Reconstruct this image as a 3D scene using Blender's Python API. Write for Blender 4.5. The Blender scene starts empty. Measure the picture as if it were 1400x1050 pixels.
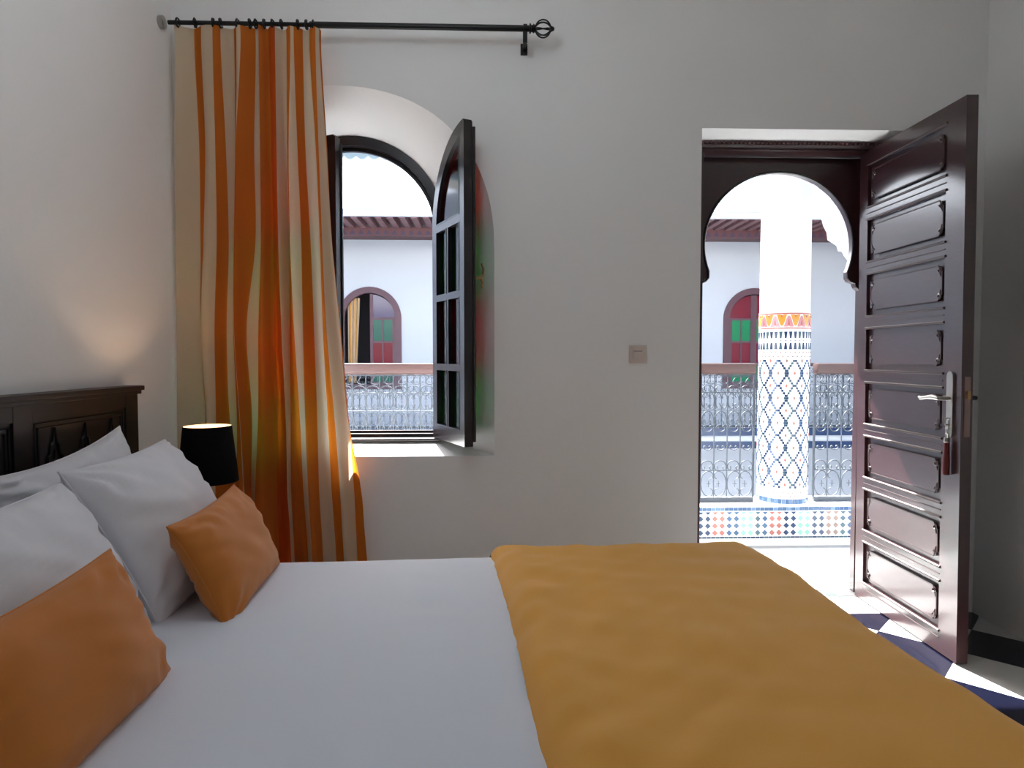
import bpy, bmesh, math, random
from mathutils import Vector, Matrix
from mathutils.geometry import tessellate_polygon
random.seed(7)
PI = math.pi
sc = bpy.context.scene
COL = sc.collection

# ---------------------------------------------------------------- camera, world, sun, exposure
F, HCAM = 900.0, 1.19
cam_d = bpy.data.cameras.new('camera')
cam_d.sensor_width = 36.0
cam_d.lens = 36.0 * F / 1400.0
cam_d.clip_start = 0.02
cam = bpy.data.objects.new('camera', cam_d)
COL.objects.link(cam)
pitch = math.atan(37 / F)
yaw = math.atan(31 / F)
cam.location = (0, 0, HCAM)
cam.rotation_euler = (PI / 2 - pitch, 0, -yaw)
sc.camera = cam

sc.view_settings.view_transform = 'Standard'
sc.view_settings.look = 'None'
sc.view_settings.gamma = 1
sc.view_settings.use_curve_mapping = False
sc.view_settings.exposure = 0.40
SKY, SUN, FILL_PENDANT = 0.60, 31.0, 8.3
sc.cycles.max_bounces = 16
sc.cycles.diffuse_bounces = 9
sc.cycles.transparent_max_bounces = 12
SUN_AZ, SUN_EL = math.radians(15.5), math.radians(46)

w = bpy.data.worlds.new('sky'); sc.world = w; w.use_nodes = True
nt = w.node_tree; nt.nodes.clear()
sky = nt.nodes.new('ShaderNodeTexSky'); sky.sky_type = 'NISHITA'; sky.sun_disc = False
sky.sun_elevation = SUN_EL; sky.sun_rotation = -SUN_AZ; sky.air_density = 1.0; sky.dust_density = 2.5
bg = nt.nodes.new('ShaderNodeBackground'); bg.inputs[1].default_value = SKY
wo = nt.nodes.new('ShaderNodeOutputWorld')
nt.links.new(sky.outputs[0], bg.inputs[0]); nt.links.new(bg.outputs[0], wo.inputs[0])
sd = bpy.data.lights.new('sun', 'SUN'); sd.energy = SUN; sd.angle = math.radians(0.6); sd.color = (1.0, 0.99, 0.985)
sun = bpy.data.objects.new('sun', sd); COL.objects.link(sun)
sdir = Vector((-math.sin(SUN_AZ) * math.cos(SUN_EL), math.cos(SUN_AZ) * math.cos(SUN_EL), math.sin(SUN_EL)))
sun.rotation_euler = sdir.to_track_quat('Z', 'Y').to_euler()
sun.location = sdir * 15

# ---------------------------------------------------------------- materials
def mat(name, col, rough=0.6, metal=0.0, coat=0.0, var=0.0, vscale=6.0, bump=0.0, bscale=60.0, spec=0.5, stretch=None, sheen=0.0, trans=None):
    m = bpy.data.materials.new(name); m.use_nodes = True
    n = m.node_tree; b = n.nodes['Principled BSDF']
    b.inputs['Base Color'].default_value = (*col, 1)
    b.inputs['Roughness'].default_value = rough
    b.inputs['Metallic'].default_value = metal
    b.inputs['Coat Weight'].default_value = coat
    b.inputs['Coat Roughness'].default_value = 0.15
    b.inputs['Specular IOR Level'].default_value = spec
    b.inputs['Sheen Weight'].default_value = sheen
    tc = n.nodes.new('ShaderNodeTexCoord'); mp = n.nodes.new('ShaderNodeMapping')
    n.links.new(tc.outputs['Object'], mp.inputs[0])
    if stretch: mp.inputs['Scale'].default_value = stretch
    if var > 0:
        nz = n.nodes.new('ShaderNodeTexNoise'); nz.inputs['Scale'].default_value = vscale; nz.inputs['Detail'].default_value = 4
        mx = n.nodes.new('ShaderNodeMix'); mx.data_type = 'RGBA'
        mx.inputs['A'].default_value = (*[c * (1 - var) for c in col], 1)
        mx.inputs['B'].default_value = (*[min(1, c * (1 + var)) for c in col], 1)
        n.links.new(mp.outputs[0], nz.inputs[0]); n.links.new(nz.outputs[0], mx.inputs['Factor'])
        n.links.new(mx.outputs['Result'], b.inputs['Base Color'])
    if bump > 0:
        n2 = n.nodes.new('ShaderNodeTexNoise'); n2.inputs['Scale'].default_value = bscale; n2.inputs['Detail'].default_value = 3
        bp = n.nodes.new('ShaderNodeBump'); bp.inputs['Strength'].default_value = bump; bp.inputs['Distance'].default_value = 0.01
        n.links.new(mp.outputs[0], n2.inputs[0]); n.links.new(n2.outputs[0], bp.inputs['Height']); n.links.new(bp.outputs[0], b.inputs['Normal'])
    if trans:
        tr = n.nodes.new('ShaderNodeBsdfTranslucent'); tr.inputs[0].default_value = (*trans[0], 1)
        ms = n.nodes.new('ShaderNodeMixShader'); ms.inputs[0].default_value = trans[1]
        o = n.nodes['Material Output']
        n.links.new(b.outputs[0], ms.inputs[1]); n.links.new(tr.outputs[0], ms.inputs[2]); n.links.new(ms.outputs[0], o.inputs[0])
    return m

def glass(name, col, opaque=0.12):
    m = bpy.data.materials.new(name); m.use_nodes = True
    n = m.node_tree; n.nodes.clear()
    tr = n.nodes.new('ShaderNodeBsdfTransparent'); tr.inputs[0].default_value = (*col, 1)
    tl = n.nodes.new('ShaderNodeBsdfTranslucent'); tl.inputs[0].default_value = (*col, 1)
    gl = n.nodes.new('ShaderNodeBsdfGlossy'); gl.inputs['Roughness'].default_value = 0.08
    fr = n.nodes.new('ShaderNodeFresnel'); fr.inputs[0].default_value = 1.45
    m1 = n.nodes.new('ShaderNodeMixShader'); m1.inputs[0].default_value = opaque
    m2 = n.nodes.new('ShaderNodeMixShader'); o = n.nodes.new('ShaderNodeOutputMaterial')
    n.links.new(tr.outputs[0], m1.inputs[1]); n.links.new(tl.outputs[0], m1.inputs[2])
    n.links.new(fr.outputs[0], m2.inputs[0]); n.links.new(m1.outputs[0], m2.inputs[1]); n.links.new(gl.outputs[0], m2.inputs[2])
    n.links.new(m2.outputs[0], o.inputs[0])
    return m

M = {}
M['wall'] = mat('wall_plaster', (0.82, 0.82, 0.82), 0.85, var=0.02, vscale=1.5, bump=0.12, bscale=25)
M['ceil'] = mat('ceiling_plaster', (0.85, 0.84, 0.82), 0.9)
M['courtfloor'] = mat('courtyard_stone', (0.30, 0.28, 0.26), 0.7, var=0.1)
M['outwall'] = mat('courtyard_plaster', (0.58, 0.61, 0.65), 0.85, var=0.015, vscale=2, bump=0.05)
M['wood'] = mat('dark_red_wood', (0.036, 0.010, 0.012), 0.34, coat=1.0, var=0.35, vscale=5, stretch=(3, 3, 25), bump=0.05, bscale=20)
M['bead'] = mat('worn_wood_bead', (0.045, 0.022, 0.022), 0.55, coat=0.1)
M['blackwood'] = mat('black_lacquer_wood', (0.012, 0.008, 0.010), 0.3, coat=0.3, bump=0.04)
M['headwood'] = mat('headboard_wood', (0.006, 0.003, 0.003), 0.5, coat=0.1, var=0.3, vscale=4, stretch=(3, 1, 18))
M['carve'] = mat('carving_black', (0.008, 0.006, 0.007), 0.4)
M['silver'] = mat('brushed_silver', (0.42, 0.40, 0.37), 0.38, metal=1.0)
M['brass'] = mat('aged_brass', (0.50, 0.33, 0.16), 0.35, metal=1.0)
M['strike'] = mat('strike_plate', (0.32, 0.22, 0.20), 0.45, metal=0.6)
M['blackmetal'] = mat('black_metal', (0.006, 0.007, 0.008), 0.4, metal=0.3)
M['iron'] = mat('painted_iron', (0.055, 0.068, 0.085), 0.55)
M['ironfar'] = M['iron']
M['rail'] = mat('handrail_wood', (0.085, 0.045, 0.042), 0.45, var=0.15, vscale=4, stretch=(1, 8, 8))
M['eave'] = mat('eave_wood', (0.10, 0.035, 0.038), 0.6, var=0.2)
M['rafter'] = mat('rafter_wood', (0.20, 0.10, 0.105), 0.6, var=0.2)
M['darktri'] = mat('painted_dark_triangle', (0.05, 0.03, 0.06), 0.6)
M['farframe'] = mat('far_window_wood', (0.12, 0.055, 0.07), 0.5, var=0.2)
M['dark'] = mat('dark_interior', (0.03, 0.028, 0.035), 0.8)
M['fred'] = mat('far_red_glass', (0.18, 0.004, 0.02), 0.15)
M['fgreen'] = mat('far_green_glass', (0.0, 0.22, 0.075), 0.15)
M['fteal'] = mat('far_teal_glass', (0.01, 0.10, 0.07), 0.15)
M['fpurple'] = mat('far_purple_glass', (0.05, 0.03, 0.10), 0.15)
M['gred'] = glass('red_glass', (0.90, 0.04, 0.05))
M['ggreen'] = glass('green_glass', (0.12, 0.70, 0.20))
M['mblack'] = mat('black_marble', (0.004, 0.0045, 0.012), 0.15, coat=0.0, var=0.3, vscale=8)
M['mwhite'] = mat('white_marble', (0.62, 0.62, 0.60), 0.18, coat=0.3, var=0.05, vscale=5)
M['grout'] = mat('grout', (0.35, 0.35, 0.34), 0.9)
M['sheet'] = mat('white_cotton', (0.70, 0.75, 0.85), 0.85, sheen=0.2, bump=0.04, bscale=300)
M['pillow'] = mat('pillow_cotton', (0.72, 0.725, 0.77), 0.85, sheen=0.2, bump=0.04, bscale=300)
M['throw'] = mat('mustard_cotton', (0.74, 0.36, 0.046), 0.8, sheen=0.15, var=0.05, vscale=3, bump=0.05, bscale=250)
M['velvet'] = mat('orange_velvet', (0.53, 0.17, 0.014), 0.75, sheen=0.2, var=0.05, vscale=8)
M['shade'] = mat('black_lamp_fabric', (0.004, 0.004, 0.005), 0.9, spec=0.1)
M['shadein'] = mat('white_shade_lining', (0.35, 0.33, 0.30), 0.8)
M['plastic'] = mat('cream_plastic', (0.62, 0.54, 0.50), 0.4)
M['plaster'] = mat('white_column_plaster', (0.88, 0.88, 0.87), 0.8)
M['bluegrey'] = mat('scalloped_plaster', (0.36, 0.47, 0.56), 0.8)
M['navy'] = mat('navy_tile', (0.018, 0.04, 0.10), 0.25)
M['blue'] = mat('blue_tile', (0.045, 0.10, 0.20), 0.25)
M['bluel'] = mat('pale_blue_tile', (0.11, 0.19, 0.32), 0.25)
M['teal'] = mat('teal_tile', (0.05, 0.10, 0.13), 0.25)
M['pink'] = mat('pink_tile', (0.40, 0.13, 0.105), 0.25)
M['green'] = mat('pale_green_tile', (0.22, 0.50, 0.36), 0.25)
M['brown'] = mat('brown_tile', (0.24, 0.15, 0.12), 0.25)
M['ochre'] = mat('ochre_tile', (0.58, 0.27, 0.04), 0.25)
M['rose'] = mat('rose_tile', (0.50, 0.23, 0.26), 0.25)
M['whitetile'] = mat('white_tile', (0.85, 0.85, 0.84), 0.2)
M['floorgreen'] = mat('faint_green_tile', (0.62, 0.76, 0.70), 0.25)
M['keyred'] = mat('dark_red_tassel', (0.10, 0.006, 0.008), 0.6)
M['cur_o'] = mat('curtain_orange_stripe', (0.50, 0.145, 0.030), 0.9, spec=0.1, bump=0.05, bscale=200, trans=((0.80, 0.25, 0.02), 0.45))
M['cur_d'] = mat('curtain_deep_orange', (0.46, 0.085, 0.018), 0.9, spec=0.1, bump=0.05, bscale=200, trans=((0.80, 0.16, 0.01), 0.45))
M['cur_c'] = mat('curtain_cream_stripe', (0.66, 0.51, 0.36), 0.9, spec=0.1, bump=0.05, bscale=200, trans=((0.72, 0.68, 0.52), 0.38))

# ---------------------------------------------------------------- helpers
W = {}
class MB:
    def __init__(s): s.v = []; s.f = []; s.m = []; s.k = 0
    def add(s, vs, fs):
        n = len(s.v); s.v += [tuple(p) for p in vs]
        for f in fs: s.f.append([i + n for i in f]); s.m.append(s.k)
    def box(s, x0, x1, y0, y1, z0, z1, bev=0.0):
        if bev <= 0:
            s.add([(x0,y0,z0),(x1,y0,z0),(x1,y1,z0),(x0,y1,z0),(x0,y0,z1),(x1,y0,z1),(x1,y1,z1),(x0,y1,z1)],
                  [(0,3,2,1),(4,5,6,7),(0,1,5,4),(1,2,6,5),(2,3,7,6),(3,0,4,7)])
        else:
            b = bmesh.new()
            bmesh.ops.create_cube(b, size=1.0, matrix=Matrix.Translation(((x0+x1)/2,(y0+y1)/2,(z0+z1)/2)) @ Matrix.Diagonal((x1-x0,y1-y0,z1-z0,1)))
            bmesh.ops.bevel(b, geom=list(b.edges), offset=bev, segments=2, affect='EDGES', profile=0.7)
            b.verts.index_update()
            s.add([v.co[:] for v in b.verts], [[v.index for v in f.verts] for f in b.faces]); b.free()
        return s
    def tube(s, pts, r, n=6, closed=False, caps=True):
        pts = [Vector(p) for p in pts]; N = len(pts); rs = r if isinstance(r, (list, tuple)) else [r] * N
        vs = []; up = None
        for i, p in enumerate(pts):
            a = pts[(i - 1) % N] if (i > 0 or closed) else p
            b = pts[(i + 1) % N] if (i < N - 1 or closed) else p
            t = (b - a).normalized()
            if up is None:
                up = Vector((0, 1, 0)) if abs(t.y) < 0.9 else Vector((1, 0, 0))
            u = (up - t * up.dot(t)).normalized(); v = t.cross(u); up = u
            for k in range(n):
                an = 2 * PI * (k + 0.5) / n
                vs.append(p + (u * math.cos(an) + v * math.sin(an)) * rs[i])
        fs = []
        for i in range(N if closed else N - 1):
            j = (i + 1) % N
            for k in range(n):
                l = (k + 1) % n
                fs.append((i*n+k, i*n+l, j*n+l, j*n+k))
        if caps and not closed:
            fs.append(tuple(reversed(range(n)))); fs.append(tuple((N-1)*n+k for k in range(n)))
        s.add(vs, fs); return s
    def lathe(s, prof, c=(0, 0, 0), n=32, a0=0, a1=2*PI):
        vs = []; full = abs(a1 - a0 - 2*PI) < 1e-6; cnt = n if full else n + 1
        for (r, z) in prof:
            for k in range(cnt):
                an = a0 + (a1 - a0) * k / n
                vs.append((c[0] + r*math.cos(an), c[1] + r*math.sin(an), c[2] + z))
        fs = []
        for i in range(len(prof) - 1):
            for k in range(n):
                l = (k + 1) % cnt
                fs.append((i*cnt+k, i*cnt+l, (i+1)*cnt+l, (i+1)*cnt+k))
        s.add(vs, fs); return s
    def plate(s, outer, holes, d0, d1, f, sides=True):
        loops = [outer] + list(holes)
        flat = [p for l in loops for p in l]
        tris = tessellate_polygon([[Vector((p[0], p[1], 0)) for p in l] for l in loops])
        n = len(flat)
        vs = [f(p[0], p[1], d0) for p in flat] + [f(p[0], p[1], d1) for p in flat]
        fs = [tuple(t) for t in tris] + [tuple(i + n for i in reversed(t)) for t in tris]
        if sides:
            o = 0
            for l in loops:
                L = len(l)
                for i in range(L):
                    j = (i + 1) % L
                    fs.append((o+i, o+j, o+j+n, o+i+n))
                o += L
        s.add(vs, fs); return s
    def grid(s, fn, nu, nv):
        vs = [fn(i / nu, j / nv) for i in range(nu + 1) for j in range(nv + 1)]
        fs = [(i*(nv+1)+j, (i+1)*(nv+1)+j, (i+1)*(nv+1)+j+1, i*(nv+1)+j+1) for i in range(nu) for j in range(nv)]
        s.add(vs, fs); return s
    def mesh(s, name, mats, off=(0, 0, 0), smooth=False):
        me = bpy.data.meshes.new(name)
        me.from_pydata([(p[0]-off[0], p[1]-off[1], p[2]-off[2]) for p in s.v], [], s.f)
        for m in (mats if isinstance(mats, (list, tuple)) else [mats]): me.materials.append(m)
        for p, k in zip(me.polygons, s.m): p.material_index = k
        b = bmesh.new(); b.from_mesh(me); bmesh.ops.recalc_face_normals(b, faces=b.faces); b.to_mesh(me); b.free()
        if smooth:
            for p in me.polygons: p.use_smooth = True
            if smooth != True: me.set_sharp_from_angle(angle=math.radians(smooth))
        me.update(); return me
    def origin(s):
        xs = [p[0] for p in s.v]; ys = [p[1] for p in s.v]; zs = [p[2] for p in s.v]
        return ((min(xs)+max(xs))/2, (min(ys)+max(ys))/2, min(zs))
    def build(s, name, mats, parent=None, smooth=False, origin=None, label=None):
        o0 = origin or s.origin()
        ob = bpy.data.objects.new(name, s.mesh(name, mats, o0, smooth)); COL.objects.link(ob)
        W[ob] = o0
        if parent is not None:
            ob.parent = parent; pw = W[parent]; ob.location = (o0[0]-pw[0], o0[1]-pw[1], o0[2]-pw[2])
        else: ob.location = o0
        if label: ob['label'] = label
        return ob
def tag(o, label=None, cat=None, group=None, kind=None):
    if label: o['label'] = label
    if cat: o['category'] = cat
    if group: o['group'] = group
    if kind: o['kind'] = kind
    return o
def thing(name, loc, label=None, cat=None, group=None, kind=None, rotz=0, local=False):
    o = bpy.data.objects.new(name, None); COL.objects.link(o); o.location = loc; o.rotation_euler = (0, 0, rotz)
    o.empty_display_size = 0.1
    W[o] = (0, 0, 0) if local else tuple(loc)
    return tag(o, label, cat, group, kind)
def struct(mb, name, m, label, cat='wall', smooth=False):
    return tag(mb.build(name, m, None, smooth), label, cat, None, 'structure')
def piece(src, loc, parent, name=None):
    o = bpy.data.objects.new(name or src.name.split('.')[0], src.data); COL.objects.link(o)
    o.parent = parent; pw = W[parent]; W[o] = loc
    o.location = (loc[0]-pw[0], loc[1]-pw[1], loc[2]-pw[2]); return o
XZ = lambda u, v, d: (u, d, v)
YZ = lambda u, v, d: (d, u, v)
XY = lambda u, v, d: (u, v, d)
def rect(x0, x1, z0, z1): return [(x0, z0), (x1, z0), (x1, z1), (x0, z1)]
def arc(cx, cz, r, a0, a1, n, rz=None): return [(cx + r*math.cos(a0+(a1-a0)*i/n), cz + (rz or r)*math.sin(a0+(a1-a0)*i/n)) for i in range(n+1)]
def archloop(cx, a, zs, b, sill, e=2.0, n=40):
    pts = [(cx - a, sill)] + [(cx - a, sill + (zs - sill)*k/4) for k in range(1, 4)]
    for i in range(n + 1):
        t = PI - PI * i / n; c, s_ = math.cos(t), math.sin(t)
        pts.append((cx + a*math.copysign(abs(c)**(2/e), c), zs + b*abs(s_)**(2/e)))
    pts += [(cx + a, zs - (zs - sill)*k/4) for k in range(1, 4)] + [(cx + a, sill)]
    return pts

# ---------------------------------------------------------------- room shell
XL, XR, YW, YO, YB, ZC = -1.37, 2.25, 2.95, 3.45, -2.2, 3.1
WC, WR, WZ, WSL, YFR = -0.662, 0.458, 1.79, 0.785, 3.22
wf = archloop(-0.681, 0.704, 1.675, 0.70, 0.745, 2.25)      # window opening at the room face
wi = archloop(WC, WR, WZ, WR, WSL)            # and at the frame
DX0, DX1, DZ = 0.95, 1.94, 2.21
def wall_face(y, hole, mb, z0=-0.0, x0=XL-0.3, x1=XR+0.3, ztop=ZC+0.1):
    outer = [(x0, z0), (DX0, z0), (DX0, DZ), (DX1, DZ), (DX1, z0), (x1, z0), (x1, ztop), (x0, ztop)]
    flat = outer + hole
    tris = tessellate_polygon([[Vector((p[0], p[1], 0)) for p in outer], [Vector((p[0], p[1], 0)) for p in hole]])
    mb.add([(p[0], y, p[1]) for p in flat], [tuple(t) for t in tris])
mb = MB()
DXO = 2.05
wall_face(YW, wf, mb); _d = DX1; DX1 = DXO; wall_face(YO, wi, mb); DX1 = _d
for (la, ya, lb, yb) in ((wf, YW, wi, YFR-.01), (wi, YFR-.01, wi, YO)):
    n = len(la)
    mb.add([(p[0], ya, p[1]) for p in la] + [(p[0], yb, p[1]) for p in lb], [(i, (i+1) % n, (i+1) % n + n, i + n) for i in range(n)])
mb.add([(DX0,YW,0),(DX0,YO,0),(DX0,YO,DZ),(DX0,YW,DZ),(DX1,YW,0),(DX1,3.27,0),(DX1,3.27,DZ),(DX1,YW,DZ),(DXO,YO,0),(DXO,YO,DZ)], [(0,1,2,3),(4,7,6,5),(5,6,9,8),(3,2,9,6,7)])
mb.add([(XL-.3,YW,0),(XL-.3,YO,0),(XL-.3,YO,ZC+.1),(XL-.3,YW,ZC+.1),(XR+.3,YW,0),(XR+.3,YO,0),(XR+.3,YO,ZC+.1),(XR+.3,YW,ZC+.1)], [(0,1,2,3),(4,7,6,5),(3,2,6,7)])
struct(mb, 'wall_front', M['wall'], 'white plaster wall with the arched window and the doorway', smooth=28)
struct(MB().box(XL-0.2, XL, YB, YW, 0, ZC), 'wall_left', M['wall'], 'white plaster wall behind the headboard')
struct(MB().box(XR, XR+0.2, YB, YW, 0, ZC), 'wall_right', M['wall'], 'shaded white wall behind the open door leaf')
struct(MB().box(XL-.2, XR+.2, YB-0.2, YB, 0, ZC), 'wall_rear', M['wall'], 'white wall behind the viewer')
struct(MB().box(XL-.2, XR+.2, YB-.2, YW, ZC, ZC+0.15), 'ceiling', M['ceil'], 'white plaster ceiling', 'ceiling')

# floor of diagonal marble tiles
fl = struct(MB().box(XL, XR, YB, YO, -0.15, -0.012), 'floor', M['grout'], 'bedroom floor of black and white marble laid diagonally', 'floor')
def clip(poly, x0, x1, y0, y1):
    for (ax, val, sg) in ((0, x0, 1), (0, x1, -1), (1, y0, 1), (1, y1, -1)):
        out = []
        for i in range(len(poly)):
            a, b = poly[i], poly[(i+1) % len(poly)]
            ia, ib = sg*(a[ax]-val) >= 0, sg*(b[ax]-val) >= 0
            if ia: out.append(a)
            if ia != ib:
                t = (val - a[ax]) / (b[ax] - a[ax]); out.append((a[0]+t*(b[0]-a[0]), a[1]+t*(b[1]-a[1])))
        poly = out
        if not poly: return poly
    return poly
S = 0.2935; q = math.sqrt(0.5)
rest = MB()
for i in range(-24, 24):
    for j in range(-24, 24):
        u0, v0 = -0.462 + i*S, 2.852 + j*S     # u along (q,-q), v along (q,q)
        g = 0.0012
        cs = [(u0+g, v0+g), (u0+S-g, v0+g), (u0+S-g, v0+S-g), (u0+g, v0+S-g)]
        pl = clip([(q*(u+v), q*(v-u)) for u, v in cs], XL, XR, YB, YW)
        if len(pl) < 3: continue
        ar = abs(sum(pl[k][0]*pl[(k+1)%len(pl)][1]-pl[(k+1)%len(pl)][0]*pl[k][1] for k in range(len(pl))))/2
        if ar < 0.0004: continue
        cx = sum(p[0] for p in pl)/len(pl); cy = sum(p[1] for p in pl)/len(pl)
        white = (i + j) % 2 == 0
        if cy > YW: continue            # the doorway has small tiles instead
        if cx > 0.55:
            MB().plate(pl, [], -0.012, 0.0, XY).build('floor_tile', M['mwhite' if white else 'mblack'], fl, label='white marble tile' if white else 'black marble tile')
        else:
            rest.k = 0 if white else 1
            rest.plate(pl, [], -0.012, 0.0, XY)
thr = MB()
for i in range(24):
    for j in range(11):
        x = DX0 + 0.004 + i*0.046; y = YW + 0.004 + j*0.045
        if x + 0.045 > DX1: continue
        thr.k = (i + j) % 2 if (i*j) % 3 else 0
        thr.box(x, x+0.044, y, y+0.043, -0.012, -0.0002)
tag(thr.build('threshold_tile', [M['whitetile'], M['floorgreen']], fl), kind='stuff')
tag(rest.build('floor_tile', [M['mwhite'], M['mblack']], fl), kind='stuff')

# ---------------------------------------------------------------- window frame and sashes
win = thing('window_1', (WC, YFR+.04, WSL), 'arched casement window with dark frame and coloured panes', 'window', kind='structure')
MB().plate(archloop(WC, WR-.002, WZ, WR-.002, WSL+.001), [archloop(WC, 0.414, WZ, 0.414, WSL+0.03)], YFR, YFR+0.07, XZ).build('window_frame', M['blackwood'], win, smooth=25)
MB().plate(archloop(WC, 0.414, WZ, 0.414, WSL+0.03), [archloop(WC, 0.396, WZ, 0.396, WSL+.042)], YFR+.04, YFR+0.06, XZ).build('frame_stop', M['blackwood'], win, smooth=25)
MB().box(WC-WR+.03, WC+WR-.03, YFR-.06, YFR, WSL+.001, WSL+.014, 0.003).build('sill_board', M['blackwood'], win)

def ri_(R, st): return R - st
def sash(name, loc, rotz, label, handle):
    root = thing(name, loc, label, 'window sash', rotz=rotz, local=True)
    WS, R = 0.406, 0.406
    zb, zs = 0.0, WZ - loc[2]
    outer = [(0.0, zb), (WS, zb), (WS, zs + R)] + [(WS + R*math.cos(t), zs + R*math.sin(t)) for t in [PI/2 + PI/2*k/20 for k in range(1, 21)]]
    st = 0.058
    rails = [(zb + 0.07, 1.143-loc[2]-0.014), (1.143-loc[2]+0.014, 1.464-loc[2]-0.014), (1.464-loc[2]+0.014, zs-0.018)]
    cm = (st + WS - st) / 2
    holes = []; panes = []
    for k, (a, b) in enumerate(rails):
        for (xa, xb) in ((st, cm - 0.012), (cm + 0.012, WS - st)):
            holes.append(rect(xa, xb, a, b)); panes.append((rect(xa, xb, a, b), ('ggreen', 'gred', 'ggreen')[k]))
    ri = R - st
    top = [(WS - st, zs + 0.018)]
    for k in range(17):
        t = math.acos(-st/ri) + (PI - 0.05 - math.acos(-st/ri)) * k / 16
        top.append((WS + ri*math.cos(t), zs + ri*math.sin(t)))
    top.append((st + 0.001, zs + 0.018))
    holes.append(top); panes.append((top, 'gred'))
    f = MB()
    f.box(0.0, st, -0.02, 0.02, zb, zs)
    f.box(WS-st, WS, -0.02, 0.02, zb, zs + math.sqrt(R*R-st*st)-0.004)
    prev = zb
    for (a, b) in rails:
        f.box(st, WS-st, -0.02, 0.02, prev, a)
        f.box(cm-0.012, cm+0.012, -0.0195, 0.0195, a, b); prev = b
    f.box(st, WS-st, -0.02, 0.02, prev, zs+0.018)
    ring = []
    for k in range(25):
        t = PI - (PI/2-0.02)*k/24
        for rr, yy in ((ri_(R, st), -0.02), (R, -0.02), (R, 0.02), (ri_(R, st), 0.02)):
            ring.append((WS+rr*math.cos(t), yy, zs+rr*math.sin(t)))
    f.add(ring, [(4*k+m_, 4*k+(m_+1) % 4, 4*k+4+(m_+1) % 4, 4*k+4+m_) for k in range(24) for m_ in range(4)] + [(0, 1, 2, 3), (96, 97, 98, 99)])
    fr = f.build('sash_frame', M['blackwood'], root, smooth=25)
    bd = MB()
    for h, _ in panes:                      # beads round every pane, proud of the frame
        for yy in (-0.019, 0.019):
            bd.tube([(p[0], yy, p[1]) for p in h], 0.004, 4, closed=True)
    bd.build('glazing_bead', M['blackwood'], fr)
    for h, c in panes:
        MB().plate(h, [], -0.002, 0.002, XZ).build('pane', M[c], root, label='red glass pane' if c == 'gred' else 'green glass pane')
    # meeting strip on the free stile
    MB().box(WS-0.03, WS+0.006, 0.02, 0.032, zb+0.02, zs+R-0.03, 0.003).build('meeting_strip', M['blackwood'], root)
    for z in (0.15, 0.75, 1.2):
        MB().lathe([(0.0,-0.03),(0.007,-0.03),(0.007,0.03),(0,0.03)], (-0.004, 0.02, z), 10).build('hinge', M['brass'], root)
    if handle:
        h = MB().box(WS-0.045, WS-0.015, 0.032, 0.038, 0.66, 0.80, 0.002).build('handle', M['brass'], root)
        MB().tube([(WS-0.03, 0.036, 0.73), (WS-0.03, 0.07, 0.73)], 0.006, 8).build('handle_stem', M['brass'], h)
        MB().tube([(WS-0.03, 0.07, 0.73), (WS-0.03, 0.082, 0.745), (WS-0.03, 0.084, 0.77), (WS-0.03, 0.074, 0.795)], [0.007, 0.006, 0.005, 0.004], 8, ).build('lever', M['brass'], h)
        MB().tube([(WS-0.03, 0.07, 0.73), (WS-0.03, 0.08, 0.71), (WS-0.03, 0.076, 0.69)], [0.007, 0.006, 0.007], 8).build('lever', M['brass'], h)
    return root
ZS0 = 0.802
sash('window_sash', (WC+0.408, YFR-.02, ZS0), math.radians(-66), 'dark window sash swung wide open into the room on the right', True)
sash('window_sash', (WC-0.408, YFR-.02, ZS0), math.radians(-20), 'dark window sash mostly hidden behind the striped curtain', False)

# ---------------------------------------------------------------- door frame with horseshoe arch, door leaf
df = thing('door_1', (1.43, 3.2, 0), 'dark red wooden door frame with a horseshoe arch', 'door frame', kind='structure')
cxa, cza = 1.4275, 1.74
arch = arc(cxa, cza, 0.374, math.radians(-21), math.radians(201), 48, 0.356)
R0, L0 = arch[0], arch[-1]
inner = [(1.84, 0.0), (1.84, 1.52), (1.822, 1.535), (1.815, 1.555), (1.79, 1.565), (1.777, 1.58)] + arch + [(1.078, 1.58), (1.065, 1.565), (1.045, 1.555), (1.035, 1.535), (1.015, 1.52), (1.015, 0.0)]
outer = [(DX0+.002, 0.0), (DX0+.002, 2.165), (DX1-.002, 2.165), (DX1-.002, 0.0)]
MB().plate(outer + inner, [], 3.225, 3.265, XZ).build('arch_panel', M['wood'], df, smooth=20)
ed = MB().tube([(p[0], 3.223, p[1]) for p in inner[2:-2]], 0.006, 6); ed.build('arch_molding', M['blackwood'], df)
MB().box(DX0+.002, 1.02, 3.13, 3.225, 0, 2.165, 0.004).build('jamb', M['wood'], df)
MB().box(1.868, DX1-.002, 3.13, 3.225, 0, 2.165, 0.004).build('jamb', M['wood'], df)
ln = MB().box(DX0+.002, DX1-.002, 3.12, 3.265, 2.168, 2.208, 0.004).build('lintel', M['wood'], df)
MB().box(DX0+.002, DX1-.002, 3.105, 3.12, 2.176, 2.190).build('cornice_molding', M['wood'], ln)
den = MB()
for k in range(48): den.box(DX0+.01+k*0.0203, DX0+.021+k*0.0203, 3.108, 3.12, 2.194, 2.206)
tag(den.build('dentil', M['rafter'], ln), kind='stuff')

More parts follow.
